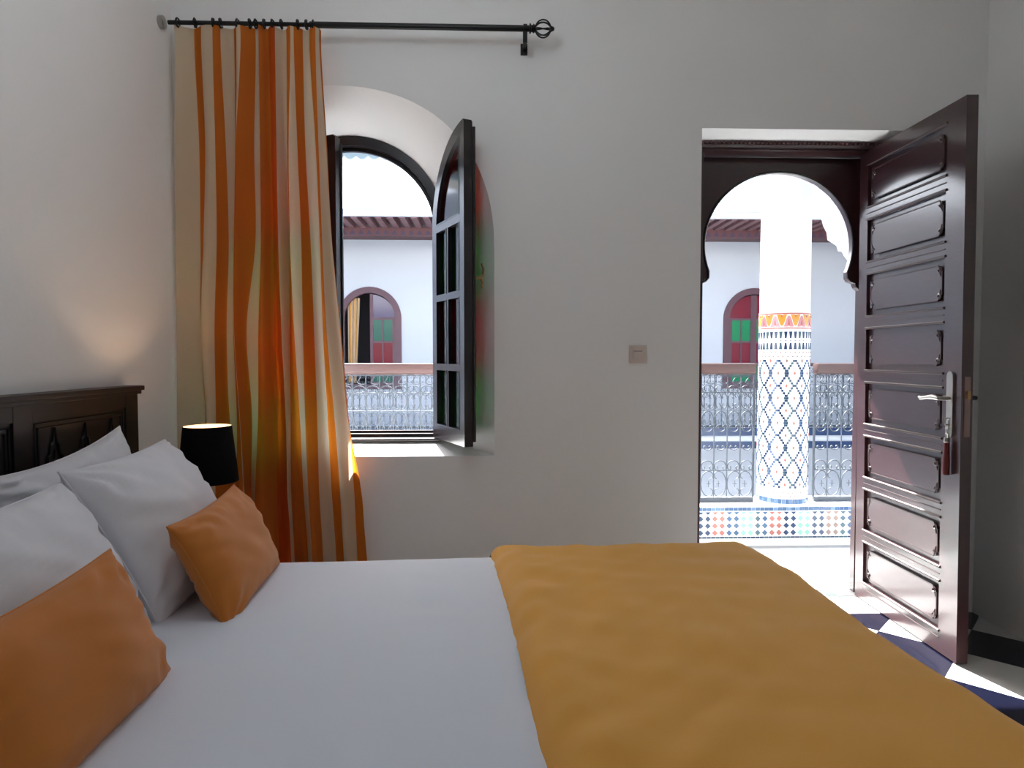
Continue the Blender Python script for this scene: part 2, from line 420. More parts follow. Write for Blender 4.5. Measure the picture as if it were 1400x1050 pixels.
leaf = thing('door_leaf', (1.8375, 3.17, 0), 'dark red panelled wooden door standing open beside the doorway', 'door')
leaf.rotation_euler = (0, math.radians(-0.5), math.radians(-1.4))
LX0, LX1, LY0, LY1, LZ = 1.818, 1.862, 2.435, 3.172, 2.167
ys0, ys1 = LY0 + 0.108, LY1 - 0.070
rows8 = [(2.095 - 0.258*i - 0.19, 2.095 - 0.258*i) for i in range(8)]
holes = [rect(ys0, ys1, a, b) for a, b in rows8]
body = MB().plate(rect(LY0, LY1, 0.006, LZ), holes, LX0, LX1, YZ)
body.build('door_frame', M['wood'], leaf)
for a, b in rows8:
    p = MB()
    p.box(LX0+0.016, LX1-0.016, ys0, ys1, a, b)
    # raised field with chamfered edge and notched corners, both faces
    c = 0.024
    yy0, yy1, za, zb_ = ys0+0.020, ys1-0.030, a+0.026, b-0.026
    fld = [(yy0+c, za), (yy1-c, za), (yy1-c*.6, za+c*.5), (yy1, za+c), (yy1, zb_-c), (yy1-c*.6, zb_-c*.5), (yy1-c, zb_), (yy0+c, zb_), (yy0+c*.6, zb_-c*.5), (yy0, zb_-c), (yy0, za+c), (yy0+c*.6, za+c*.5)]
    for (d0, d1) in ((LX0+0.004, LX0+0.016), (LX1-0.016, LX1-0.004)): p.plate(fld, [], d0, d1, YZ)
    po = p.build('door_panel', M['wood'], leaf)
    t = MB()
    t.tube([(LX0+0.005, y, z) for y, z in fld], 0.0035, 4, closed=True)
    t.build('panel_molding', M['bead'], po)
    for (cy, cz_, sy, sz) in ((yy0+.004, za+.004, 1, 1), (yy1-.004, za+.004, -1, 1), (yy0+.004, zb_-.004, 1, -1), (yy1-.004, zb_-.004, -1, -1)):
        cv = MB().tube([(LX0+0.004, cy + sy*(0.010+0.011*math.cos(t_)), cz_ + sz*(0.012+0.011*math.sin(t_))) for t_ in [k*0.6 for k in range(9)]] + [(LX0+0.004, cy + sy*0.004, cz_+sz*0.026), (LX0+0.004, cy + sy*0.003, cz_+sz*0.040)], [0.0042]*9+[0.005, 0.002], 5)
        cv.build('corner_carving', M['wood'], po)
rm = MB()
for a, b in rows8:                        # beads above and under every recess
    for z in (a - 0.006, b + 0.006):
        rm.tube([(LX0-0.001, ys0-0.005, z), (LX0-0.001, ys1+0.005, z)], 0.0055, 6)
    rm.tube([(LX0-0.0005, ys0-0.002, (a-0.034)), (LX0-0.0005, ys1+0.002, (a-0.034))], 0.003, 4)
rm.build('rail_bead', M['bead'], leaf)
hp_out = [(2.49 + 0.018*math.cos(t)*1.0, 1.115 + 0.020*math.sin(t)) for t in [PI*k/10 for k in range(11)]] + [(2.49 - 0.018*math.cos(t), 0.895 - 0.020*math.sin(t)) for t in [PI*k/10 for k in range(11)]]
hpl = MB().plate(hp_out, [], LX0-0.008, LX0, YZ).build('handle_plate', M['silver'], leaf, label='silver lever handle plate')
MB().lathe([(0.011, 0), (0.010, 0.006), (0, 0.006)], (0, 0, 0), 16)
MB().tube([(LX0-0.006, 2.49, 1.03), (LX0-0.055, 2.49, 1.03)], 0.008, 10).build('handle_stem', M['silver'], hpl)
MB().tube([(LX0-0.052, 2.485, 1.03), (LX0-0.055, 2.52, 1.034), (LX0-0.052, 2.56, 1.030), (LX0-0.05, 2.60, 1.024), (LX0-0.05, 2.612, 1.03)], [0.008, 0.010, 0.007, 0.008, 0.005], 10).build('lever', M['silver'], hpl, smooth=40)
MB().box(LX0-0.009, LX0-0.007, 2.488, 2.492, 0.925, 0.945).build('keyhole', M['blackmetal'], hpl)
hpb = MB().plate(hp_out, [], LX1, LX1+0.008, YZ).build('handle_plate', M['blackmetal'], leaf)
MB().tube([(LX1+0.004, 2.49, 1.03), (LX1+0.05, 2.49, 1.03)], 0.008, 10).build('handle_stem', M['blackmetal'], hpb)
MB().tube([(LX1+0.048, 2.485, 1.03), (LX1+0.05, 2.56, 1.034), (LX1+0.048, 2.61, 1.026)], [0.008, 0.008, 0.006], 10).build('lever', M['blackmetal'], hpb, smooth=40)
sp = MB().box(LX0+0.012, LX1-0.010, LY0-0.0025, LY0+0.001, 0.885, 1.115, 0.001).build('lock_plate', M['strike'], leaf)
MB().box(LX0+0.017, LX1-0.015, LY0-0.012, LY0-0.002, 1.03, 1.06, 0.001).build('latch_bolt', M['brass'], sp)
for z in (0.25, 1.08, 1.92):
    MB().lathe([(0,-0.05),(0.008,-0.05),(0.008,0.05),(0,0.05)], (LX1+0.004, LY1+0.006, z), 10).build('hinge', M['brass'], leaf)

key = thing('room_key', (LX0-0.012, 2.49, 0.86), 'silver key in the door lock with ring and dark red fob', 'key')
MB().tube([(LX0-0.008, 2.49, 0.938), (LX0-0.030, 2.49, 0.938)], 0.0035, 8).build('key_shank', M['silver'], key)
MB().tube([(LX0-0.040+0.011*math.cos(t), 2.49, 0.938+0.014*math.sin(t)) for t in [2*PI*k/14 for k in range(14)]], 0.0028, 6, closed=True).build('key_bow', M['silver'], key)
for k in range(3):
    MB().tube([(LX0-0.040+(0.002 if k % 2 else 0.007)*math.cos(t), 2.49+(0.007 if k % 2 else 0.002)*math.cos(t), 0.918-0.016*k+0.011*math.sin(t)) for t in [2*PI*i/12 for i in range(12)]], 0.002, 5, closed=True).build('chain_link', M['silver'], key)
MB().lathe([(0, 0.006), (0.009, 0.004), (0.011, -0.012), (0.008, -0.016), (0, -0.016)], (LX0-0.040, 2.49, 0.872), 14).build('fob_cap', M['silver'], key, smooth=40)
MB().lathe([(0, 0), (0.010, 0), (0.013, -0.08), (0.013, -0.125), (0, -0.125)], (LX0-0.040, 2.49, 0.857), 14).build('fob', M['keyred'], key, smooth=40, label='dark red tapered fob')

# ---------------------------------------------------------------- light switch
sw = thing('light_switch', (0.668, YW, 1.16), 'small square cream light switch on the white wall', 'light switch')
MB().box(0.628, 0.708, YW-0.009, YW, 1.162, 1.242, 0.003).build('switch_plate', M['plastic'], sw)
MB().box(0.646, 0.690, YW-0.014, YW-0.009, 1.182, 1.222, 0.002).build('rocker', M['plastic'], sw)
MB().box(0.650, 0.686, YW-0.0155, YW-0.0138, 1.2145, 1.2175).build('rocker_line', M['brown'], sw)

# ---------------------------------------------------------------- curtain rod and curtain
RY, RZ = 2.85, 2.583
rod = thing('curtain_rod', (-0.55, RY, RZ), 'black metal curtain rod with a round cage finial', 'curtain rod')
MB().tube([(-1.335, RY, RZ), (-0.75, RY, RZ)], 0.009, 10).build('inner_tube', M['blackmetal'], rod, smooth=40)
MB().tube([(-0.75, RY, RZ), (0.175, RY, RZ)], 0.013, 12).build('outer_tube', M['blackmetal'], rod, smooth=40)
MB().tube([(-1.37, RY, RZ), (-1.352, RY, RZ), (-1.35, RY, RZ)], [0.026, 0.026, 0.012], 14).build('wall_cup', M['silver'], rod)
br = MB().tube([(0.154, RY, RZ-0.012), (0.154, RY, RZ-0.060)], 0.010, 8)
br.tube([(0.154, RY, RZ-0.045), (0.154, YW-.006, RZ-0.045)], 0.008, 8)
br.box(0.139, 0.169, YW-0.008, YW, RZ-0.068, RZ-0.02, 0.002)
br.tube([(0.146, RY, RZ), (0.162, RY, RZ)], 0.018, 12)
br.build('bracket', M['blackmetal'], rod)
fn = MB().tube([(0.172, RY, RZ), (0.178, RY, RZ), (0.180, RY, RZ), (0.186, RY, RZ), (0.188, RY, RZ), (0.200, RY, RZ)], [0.020, 0.020, 0.014, 0.014, 0.019, 0.012], 14)
for k in range(8):
    a = PI * 2 * k / 8 + 0.2
    fn.tube([(0.230 - 0.033*math.cos(t), RY + 0.034*math.sin(t)*math.cos(a+0.5*t/PI), RZ + 0.034*math.sin(t)*math.sin(a+0.5*t/PI)) for t in [0.15+(PI-0.3)*i/12 for i in range(13)]], 0.0032, 5)
fn.tube([(0.260, RY, RZ), (0.266, RY, RZ), (0.278, RY, RZ)], [0.013, 0.012, 0.006], 10)
fn.build('finial', M['blackmetal'], rod, smooth=50)

CZ = [2.574, 2.478, 2.082, 1.682, 1.309, 0.932, 0.614, 0.406, 0.019]
CB = [
[-1.312,-1.326,-1.338,-1.345,-1.35,-1.35,-1.348,-1.344],
[-1.243,-1.232,-1.231,-1.232,-1.217,-1.214,-1.212,-1.206],
[-1.202,-1.19,-1.2,-1.216,-1.202,-1.198,-1.196,-1.191],
[-1.152,-1.147,-1.148,-1.167,-1.171,-1.18,-1.18,-1.175],
[-1.125,-1.114,-1.114,-1.133,-1.128,-1.096,-1.093,-1.081],
[-1.076,-1.082,-1.093,-1.096,-1.081,-1.083,-1.074,-1.065],
[-1.055,-1.062,-1.071,-1.078,-1.062,-1.052,-1.046,-1.043],
[-1.037,-1.06,-1.07,-1.076,-1.061,-1.051,-1.045,-1.041],
[-0.985,-0.998,-1.001,-1.047,-1.031,-1.04,-1.031,-1.024],
[-0.967,-0.97,-0.975,-0.991,-0.994,-1.008,-1.015,-1.008],
[-0.897,-0.894,-0.889,-0.88,-0.868,-0.865,-0.855,-0.848],
[-0.857,-0.863,-0.862,-0.864,-0.862,-0.862,-0.853,-0.844],
[-0.83,-0.841,-0.841,-0.833,-0.818,-0.81,-0.798,-0.784],
[-0.818,-0.808,-0.794,-0.79,-0.785,-0.777,-0.767,-0.753],
[-0.787,-0.783,-0.767,-0.756,-0.745,-0.738,-0.726,-0.711],
[-0.757,-0.737,-0.725,-0.718,-0.704,-0.692,-0.679,-0.661],
[-0.726,-0.717,-0.705,-0.69,-0.66,-0.64,-0.631,-0.613],
[-0.714,-0.694,-0.677,-0.645,-0.616,-0.594,-0.584,-0.569],
[-0.712,-0.692,-0.675,-0.644,-0.615,-0.561,-0.546,-0.518]]
def catmull(xs, ys, x):
    if x >= xs[0]: return ys[0]
    for i in range(len(xs)-1):
        if xs[i] >= x >= xs[i+1]:
            t = (xs[i]-x)/(xs[i]-xs[i+1]); 
            p0 = ys[max(0,i-1)]; p1 = ys[i]; p2 = ys[i+1]; p3 = ys[min(len(ys)-1,i+2)]
            return 0.5*((2*p1)+(-p0+p2)*t+(2*p0-5*p1+4*p2-p3)*t*t+(-p0+3*p1-3*p2+p3)*t**3)
    return ys[-1]
NZ, SUB = 60, 9
cur = MB()
# folds: phase per stripe edge, quicker in the gathered middle
PH = [0, 1.6, 3.0, 4.4, 6.0, 7.4, 8.6, 9.4, 11.6, 13.0, 19.5, 21.2, 22.8, 23.8, 25.4, 26.8, 28.6, 30.4, 31.6]
zs_ = [2.574 + (0.019-2.574)*k/NZ for k in range(NZ+1)]
nb = len(CB)
cols = []
for i in range(nb - 1):
    for s_ in range(SUB): cols.append((i, s_/SUB))
cols.append((nb-2, 1.0))
vs = []
for (i, f_) in cols:
    for z in zs_:
        xa = catmull(CZ, [CB[i][0]] + CB[i], z); xb = catmull(CZ, [CB[i+1][0]] + CB[i+1], z)
        x = xa + (xb-xa)*f_
        ph = PH[i] + (PH[i+1]-PH[i])*f_
        d = (2.574 - z) / 2.55
        amp = 0.012 + 0.010*min(1, d*2.5)
        y = 2.858 + amp*1.5*math.sin(ph*1.25 + 0.9*math.sin(z*1.3+ph*0.2)) + 0.005*math.sin(ph*2.3 + z*1.6)
        y -= 0.0
        vs.append((x, y, z))
n1 = NZ + 1
cur.v = vs
for c in range(len(cols)-1):
    k = 0 if cols[c][0] % 2 == 0 else 1
    if cols[c][0] == 9 and cols[c][1] > 0.45: k = 2
    for r in range(NZ):
        cur.f.append([c*n1+r, (c+1)*n1+r, (c+1)*n1+r+1, c*n1+r+1]); cur.m.append(k)
cu = thing('curtain', (-0.95, 2.86, 0.02), 'orange and cream striped curtain gathered at the left of the window', 'curtain')
co = cur.build('curtain_cloth', [M['cur_c'], M['cur_o'], M['cur_d']], cu, smooth=True)
for x in (-1.295, -1.225, -1.15, -1.12, -1.05, -1.00, -0.975, -0.94, -0.905, -0.87, -0.80, -0.765, -0.735):
    MB().tube([(x+random.uniform(-.002,.002), RY+0.017*math.cos(t), RZ+0.017*math.sin(t)) for t in [2*PI*k/12 for k in range(12)]], 0.004, 5, closed=True).build('eyelet', M['blackmetal'], cu)
# ---------------------------------------------------------------- bed (built in its own frame, turned a little from the wall)
BROT = math.radians(3.5); BO = (-1.27, 1.22, 0)
def bedw(x, y, z=0):
    c, s_ = math.cos(BROT), math.sin(BROT); return (BO[0]+c*x-s_*y, BO[1]+s_*x+c*y, z)
bed = thing('bed', BO, 'wide bed with a carved dark wooden headboard against the left wall', 'bed', rotz=BROT, local=True)
def drape(t, half, r):
    # arc-length position t from the centre: returns (offset, drop)
    s_ = 1 if t >= 0 else -1; t = abs(t); fl_ = half - r
    if t <= fl_: return s_*t, 0.0
    t -= fl_; q_ = r*PI/2
    if t <= q_: return s_*(fl_ + r*math.sin(t/r)), r*(1-math.cos(t/r))
    return s_*half, r + (t - q_)
LEN, HW, TOP = 2.13, 0.815, 0.545
MB().box(0.02, LEN-.04, -HW+.03, HW-.03, 0.12, 0.34, 0.01).build('bed_base', M['headwood'], bed)
MB().box(0.01, LEN-.012, -HW+.012, HW-.012, 0.34, TOP-.004, 0.05).build('mattress', M['sheet'], bed, smooth=40)
for (x, y) in ((0.1, -0.7), (0.1, 0.7), (2.0, -0.7), (2.0, 0.7)):
    MB().lathe([(0, 0), (0.03, 0), (0.035, 0.12), (0, 0.12)], (x, y, 0), 12).build('leg', M['headwood'], bed)
from mathutils import noise as mn
def wr(x, y, s=1.0, sc_=1.0):
    v = mn.noise(Vector((x*2.2*sc_, y*1.4*sc_, 3.1)))*0.006 + mn.noise(Vector((x*7*sc_+y*3, y*2.5*sc_, 7.7)))*0.0025
    return v*s
def sheet_fn(a, b):
    tx = LEN/2 + (-0.02 + (a)*(LEN+0.30)) - LEN/2
    ox, dx = drape(tx - LEN/2, LEN/2+0.004, 0.05)
    oy, dy = drape(-1.12 + 2.24*b, HW+0.004, 0.06)
    x = LEN/2 + ox; y = oy
    z = TOP + 0.010 - max(dx, dy) - 0.25*min(dx, dy)
    if dx < 0.02 and dy < 0.02: z += wr(x, y, 0.8) + 0.003*math.exp(-((x-1.15)/0.12)**2)*mn.noise(Vector((x*4, y*16, 0)))
    return (x, y, z)
sh = MB().grid(sheet_fn, 90, 90)
sh.build('fitted_sheet', M['sheet'], bed, smooth=True)

# mustard throw over the foot of the bed
def throw_fn(a, b):
    oy, dy = drape(-1.20 + 2.40*b, HW+0.022, 0.07)
    yy = oy
    x0 = 1.335 - 0.015*yy + 0.006*math.sin(yy*4) + 0.012*(HW-yy)*0.3 - max(0, dy-0.03)*0.1
    sk = 0.018 + 0.03*max(0, min(1, (oy-0.1)*2.5)) - 0.05*max(0, (abs(oy)-0.68)/0.15)**2
    span = (LEN + 0.028 + sk - x0) + 0.34
    t = x0 + span*a
    ox, dx = drape(t - LEN/2, LEN/2+0.026+sk, 0.06)
    x = LEN/2 + ox
    e = (t - x0)
    lift = 0.030*(1 - math.exp(-e/0.018)) + 0.012*math.exp(-((e-0.06)/0.06)**2)
    z = TOP + 0.006 + lift - max(dx, dy) - 0.25*min(dx, dy)
    if dy > 0.02: yy += (0.010*math.sin(x*22) + 0.006*math.sin(x*41))*min(1, dy*4)*(1 if yy > 0 else -1)
    if dx > 0.02: x += (0.010*math.sin(yy*20) + 0.006*math.sin(yy*37))*min(1, dx*4)
    if dx < 0.03 and dy < 0.03:
        z += wr(x, yy, 1.1, 1.3) + 0.0035*mn.noise(Vector((x*3 + yy*9, (x*1.0-yy*.4)*16, 9.0)))
        # diagonal pull creases running from the folded edge
        k = math.exp(-e/0.35)
        z += 0.013*k*mn.noise(Vector(((x*0.8 - yy*0.9)*13, (x + yy)*2.5, 1.0)))
        z += 0.006*mn.noise(Vector(((x*0.35 + yy*1.0)*11, (x - yy)*2.0, 5.0)))
    return (x, yy, z)
th = MB().grid(throw_fn, 130, 150)
to = thing('throw_blanket', bedw(1.7, 0, 0.0), 'mustard yellow throw spread over the foot of the bed', 'blanket', rotz=BROT, local=True)
W[to] = (1.7, 0, 0)
tc_ = th.build('throw_cloth', M['throw'], to, smooth=True)

# headboard: flat against the left wall, in world coordinates turned back into the bed frame
HX = -1.31
hm = MB()
hm.box(-1.362, HX-0.012, 0.12, 2.49, 0.02, 1.055)
for (a, b) in ((2.415, 2.497), (1.852, 1.932), (0.668, 0.748), (0.103, 0.185)): hm.box(HX-0.013, HX, a, b, 0.05, 1.055, 0.003)
for (a, b) in ((0.185, 0.668), (0.748, 1.852), (1.932, 2.415)): hm.box(HX-0.013, HX-0.001, a, b, 1.008, 1.055)
for (a, b) in ((0.185, 0.668), (0.748, 1.852), (1.932, 2.415)): hm.box(HX-0.013, HX-0.001, a, b, 0.05, 0.42)
W0 = (-1.34, 1.30, 0)
hb = bpy.data.objects.new('headboard', hm.mesh('headboard', M['headwood'], W0)); COL.objects.link(hb); hb.parent = bed
inv = Matrix.Rotation(-BROT, 4, 'Z')
hb.location = inv @ (Vector(W0) - Vector(BO)); hb.rotation_euler = (0, 0, -BROT); W[hb] = W0
cp = MB().box(-1.366, HX+0.018, 0.08, 2.515, 1.066, 1.084, 0.006)
cp.box(-1.362, HX+0.010, 0.09, 2.506, 1.053, 1.067, 0.003)
cp.build('cap_molding', M['headwood'], hb)
def stepped(cy, base, h, wd):
    pts = [(cy-wd, base), (cy-wd*.78, base+h*.30), (cy-wd*.62, base+h*.34), (cy-wd*.55, base+h*.52), (cy-wd*.36, base+h*.55), (cy-wd*.30, base+h*.72), (cy-wd*.14, base+h*.76), (cy, base+h)]
    return pts + [(2*cy-p[0], p[1]) for p in reversed(pts[:-1])]
for (ya, yb, motifs) in ((1.932, 2.415, (2.03, 2.18, 2.33)), (0.185, 0.668, (0.28, 0.43, 0.58)), (0.748, 1.852, (0.86, 1.03, 1.20, 1.40, 1.57, 1.74))):
    pn = MB().box(HX-0.012, HX-0.008, ya, yb, 0.42, 1.008)
    pn.build('carved_panel', M['headwood'], hb)
    mo = MB()
    for g_ in (0.0, 0.014): mo.tube([(HX-0.006, ya+.012+g_, 0.44+g_), (HX-0.006, yb-.012-g_, 0.44+g_), (HX-0.006, yb-.012-g_, 0.996-g_), (HX-0.006, ya+.012+g_, 0.996-g_)], 0.004, 6, closed=True)
    mo.build('panel_molding', M['headwood'], hb)
    for cy in motifs:
        for zb2, hh in ((0.80, 0.175), (0.60, 0.17)):
            mt = MB().plate(stepped(cy, zb2, hh*0.62, 0.030), [], HX-0.008, HX-0.002, YZ)
            mt.tube([(HX-0.004, y, z) for y, z in stepped(cy, zb2, hh, 0.058)], 0.0035, 5)
            mt.build('carving', M['carve'], hb)

# ---------------------------------------------------------------- pillows and cushions
def cushion(name, m, Wd, Hh, T, centre, right, up, label, cat, group=None, seed=0, pinch=0.07, seam=True, sag=0.0, flap=False, wrk=1.0):
    right = Vector(right).normalized(); up = Vector(up); up = (up - right*up.dot(right)).normalized(); nrm = right.cross(up)
    N = 44
    c = Vector(centre); mb_ = MB()
    def pt(u, v, side):
        pu = 1 - pinch*(1-abs(v)**2.0)*abs(u)**3; pv = 1 - pinch*(1-abs(u)**2.0)*abs(v)**3
        x = Wd/2*u*pu; y = Hh/2*v*pv
        bx = max(0.0, (1-abs(u)**2.6))*max(0.0, (1-abs(v)**2.6))
        t = T/2*bx**0.5
        r_ = max(abs(u), abs(v)); edge = (r_**3)*(1-r_**12)
        ang = math.atan2(v, u)
        wob = (mn.noise(Vector((ang*5+seed, r_*0.8, side*2.0+seed)))*0.020 + mn.noise(Vector((ang*12+seed, r_*1.5, side*3.0)))*0.008)*edge*wrk
        wob += mn.noise(Vector((x*7+seed, y*7, side+seed)))*0.012*bx*wrk
        wob += 0.006*wrk*bx*mn.noise(Vector(((x*.5+y)*26+seed, (x-y)*5, side*2+seed)))
        for cu_, cv_, cs_ in ((1,1,0.3),(1,-1,1.7),(-1,1,2.9),(-1,-1,4.1)):
            dx_, dy_ = (cu_ - u), (cv_ - v); dd = math.hypot(dx_, dy_); ph_ = math.atan2(dy_*cv_, dx_*cu_)
            wob += 0.006*wrk*math.exp(-((dd-0.34)/0.24)**2)*math.sin(ph_*(9+2*math.sin(seed+cs_)) + 5*mn.noise(Vector((dd*3, cs_+seed, side))))
        y2 = y - sag*(1-(v+1)/2)*0.0
        nn = side*(t + wob*(bx**0.25)) - sag*(x/(Wd/2))**2
        return c + right*x + up*y2 + nrm*nn
    def sm(t):   # denser samples at the rim
        return math.sin((t-0.5)*PI)
    for side in (1, -1):
        mb_.grid(lambda a, b: pt(sm(a), sm(b), side), N, N)
    root = thing(name, (c.x, c.y, c.z - Hh/2), label, cat, group)
    me = mb_.mesh(name, m, W[root], True)
    b = bmesh.new(); b.from_mesh(me); bmesh.ops.remove_doubles(b, verts=b.verts, dist=0.0004); bmesh.ops.recalc_face_normals(b, faces=b.faces); b.to_mesh(me); b.free()
    for p in me.polygons: p.use_smooth = True
    o = bpy.data.objects.new('cushion_body' if 'cushion' in name else 'pillow_body', me); COL.objects.link(o); o.parent = root; W[o] = W[root]
    if seam:
        loop = []
        for (ua, va, ub, vb) in ((-1,-1,1,-1),(1,-1,1,1),(1,1,-1,1),(-1,1,-1,-1)):
            for k in range(20):
                t = k/20; loop.append(pt(ua+(ub-ua)*t, va+(vb-va)*t, 1))
        MB().tube(loop, 0.0028, 5, closed=True).build('seam_edge', m, root, smooth=True)
    return root
# axes: right runs toward the window (+Y), up leans back toward the headboard
cushion('pillow', M['pillow'], 0.56, 0.44, 0.15, (-1.14, 1.89, 0.722), (0.06, 1, 0.13), (-0.28, -0.02, 1), 'plump white pillow leaning on the headboard, behind the others', 'pillow', seed=3, wrk=1.6, pinch=0.13)
cushion('pillow', M['pillow'], 0.56, 0.44, 0.15, (-1.145, 1.22, 0.67), (-0.02, 1, 0.05), (-0.28, 0, 1), 'white pillow against the headboard at the left edge of the photo', 'pillow', seed=11)
cushion('pillow', M['pillow'], 0.53, 0.44, 0.19, (-0.905, 1.84, 0.735), (-0.02, 1, 0.02), (-0.58, 0.05, 1), 'large white pillow propped behind the far orange cushion', 'pillow', seed=5, wrk=1.7)
cushion('pillow', M['pillow'], 0.56, 0.43, 0.19, (-0.905, 1.30, 0.70), (0.0, 1, 0.02), (-0.55, 0.0, 1), 'large white pillow propped behind the near orange cushion', 'pillow', seed=8, wrk=1.5)
cushion('cushion', M['velvet'], 0.47, 0.29, 0.13, (-0.705, 1.80, 0.665), (-0.05, 1, 0.02), (-0.50, 0.0, 1), 'orange velvet cushion on the window side of the bed', 'cushion', seed=21, pinch=0.09)
cushion('cushion', M['velvet'], 0.52, 0.29, 0.13, (-0.715, 1.10, 0.66), (0.0, 1, 0.02), (-0.45, 0.10, 1), 'orange velvet cushion nearest the viewer at lower left', 'cushion', seed=34, pinch=0.09)

# ---------------------------------------------------------------- nightstand and lamp
ns = thing('nightstand', (-1.13, 2.40, 0), 'small dark nightstand between bed and curtain under the lamp', 'nightstand')
MB().box(-1.30, -0.95, 2.24, 2.60, 0.10, 0.46, 0.004).build('body', M['headwood'], ns)
MB().box(-1.31, -0.94, 2.23, 2.61, 0.46, 0.48, 0.004).build('top', M['headwood'], ns)
dr = MB().box(-0.952, -0.942, 2.26, 2.58, 0.28, 0.43, 0.002).build('drawer', M['headwood'], ns)
MB().lathe([(0, 0), (0.010, 0.004), (0.010, 0.012), (0, 0.016)], (-0.935, 2.42, 0.35), 10).build('knob', M['brass'], dr)
for (x, y) in ((-1.28, 2.26), (-1.28, 2.58), (-0.97, 2.26), (-0.97, 2.58)):
    MB().box(x-.015, x+.015, y-.015, y+.015, 0, 0.10).build('leg', M['headwood'], ns)
LXc, LYc = -1.045, 2.47
lamp = thing('table_lamp', (LXc, LYc, 0.48), 'black table lamp with a lit tapered shade beside the curtain', 'lamp')
MB().lathe([(0, 0), (0.06, 0), (0.062, 0.006), (0.055, 0.014), (0, 0.016)], (LXc, LYc, 0.48), 28).build('lamp_base', M['blackmetal'], lamp, smooth=40)
MB().tube([(LXc, LYc, 0.492), (LXc, LYc, 0.768)], 0.0075, 10).build('pole', M['blackmetal'], lamp, smooth=40)
MB().lathe([(0.106, 0.727), (0.084, 0.935), (0.0825, 0.935), (0.1045, 0.727), (0.106, 0.727)], (LXc, LYc, 0), 48).build('lamp_shade', M['shade'], lamp, smooth=60)
MB().lathe([(0.1038, 0.73), (0.0818, 0.934)], (LXc, LYc, 0), 48).build('shade_lining', M['shadein'], lamp, smooth=60)
rg = MB()
for a in (0, PI*2/3, PI*4/3): rg.tube([(LXc, LYc, 0.80), (LXc+0.083*math.cos(a), LYc+0.083*math.sin(a), 0.905)], 0.0015, 5)
rg.build('shade_ring', M['blackmetal'], lamp)
bm_ = bpy.data.materials.new('warm_bulb'); bm_.use_nodes = True
bb = bm_.node_tree.nodes['Principled BSDF']; bb.inputs['Emission Color'].default_value = (1, 0.62, 0.32, 1); bb.inputs['Emission Strength'].default_value = 6
MB().lathe([(0, 0), (0.012, 0), (0.014, 0.02), (0.022, 0.035), (0.024, 0.05), (0.018, 0.066), (0, 0.072)], (LXc, LYc, 0.765), 16).build('bulb', bm_, lamp, smooth=True)
lp = bpy.data.lights.new('lamp_light', 'POINT'); lp.energy = 3.0; lp.color = (1.0, 0.62, 0.35); lp.shadow_soft_size = 0.012
lo = bpy.data.objects.new('lamp_light', lp); COL.objects.link(lo); lo.location = (LXc, LYc, 0.85)

# ---------------------------------------------------------------- unseen pendant added above the frame as fill light for the room
PX, PY, PZ = -0.30, 1.60, 2.72
pd = thing('fill_pendant', (PX, PY, ZC), 'unseen white globe pendant added over the bed as fill light', 'lamp')
MB().lathe([(0, 0), (0.06, 0), (0.055, -0.02), (0.01, -0.03), (0, -0.03)], (PX, PY, ZC), 24).build('canopy', M['brass'], pd, smooth=40)
MB().tube([(PX, PY, ZC-0.03), (PX, PY, PZ+0.17)], 0.006, 8).build('stem', M['brass'], pd)
MB().lathe([(0, 0.18), (0.05, 0.18), (0.05, 0.145), (0, 0.145)], (PX, PY, PZ), 20).build('globe_cap', M['brass'], pd)
gm = bpy.data.materials.new('fill_globe_glow'); gm.use_nodes = True
gb = gm.node_tree.nodes['Principled BSDF']; gb.inputs['Emission Color'].default_value = (0.84, 0.93, 1.0, 1); gb.inputs['Emission Strength'].default_value = FILL_PENDANT  # glow strength of the added fill globe, lifts the wall brightness
MB().lathe([(0.16*math.sin(PI*k/16), 0.16*math.cos(PI*k/16)) for k in range(17)], (PX, PY, PZ), 28).build('globe', gm, pd, smooth=True)

# ---------------------------------------------------------------- near gallery outside the door
gf = struct(MB().box(-5.0, 6.2, YO, 4.40, -0.35, -0.012), 'floor_gallery', M['grout'], 'sunlit tiled gallery floor outside the door', 'floor')
gt = MB()
nx = 0
for i in range(-40, 80):
    for j in range(0, 8):
        x = -4.9 + i*0.1; 
        x = i*0.1; y = YO + 0.003 + j*0.0676
        if x < -4.9 or x > 6.1: continue
        gt.k = 0 if (i+j) % 2 else (1 if (i*3+j) % 4 == 0 else 2)
        gt.box(x+.0015, x+0.0985, y, y+0.066, -0.012, -0.0005)
tag(gt.build('gallery_floor_tile', [M['whitetile'], M['floorgreen'], M['whitetile']], gf), kind='stuff')

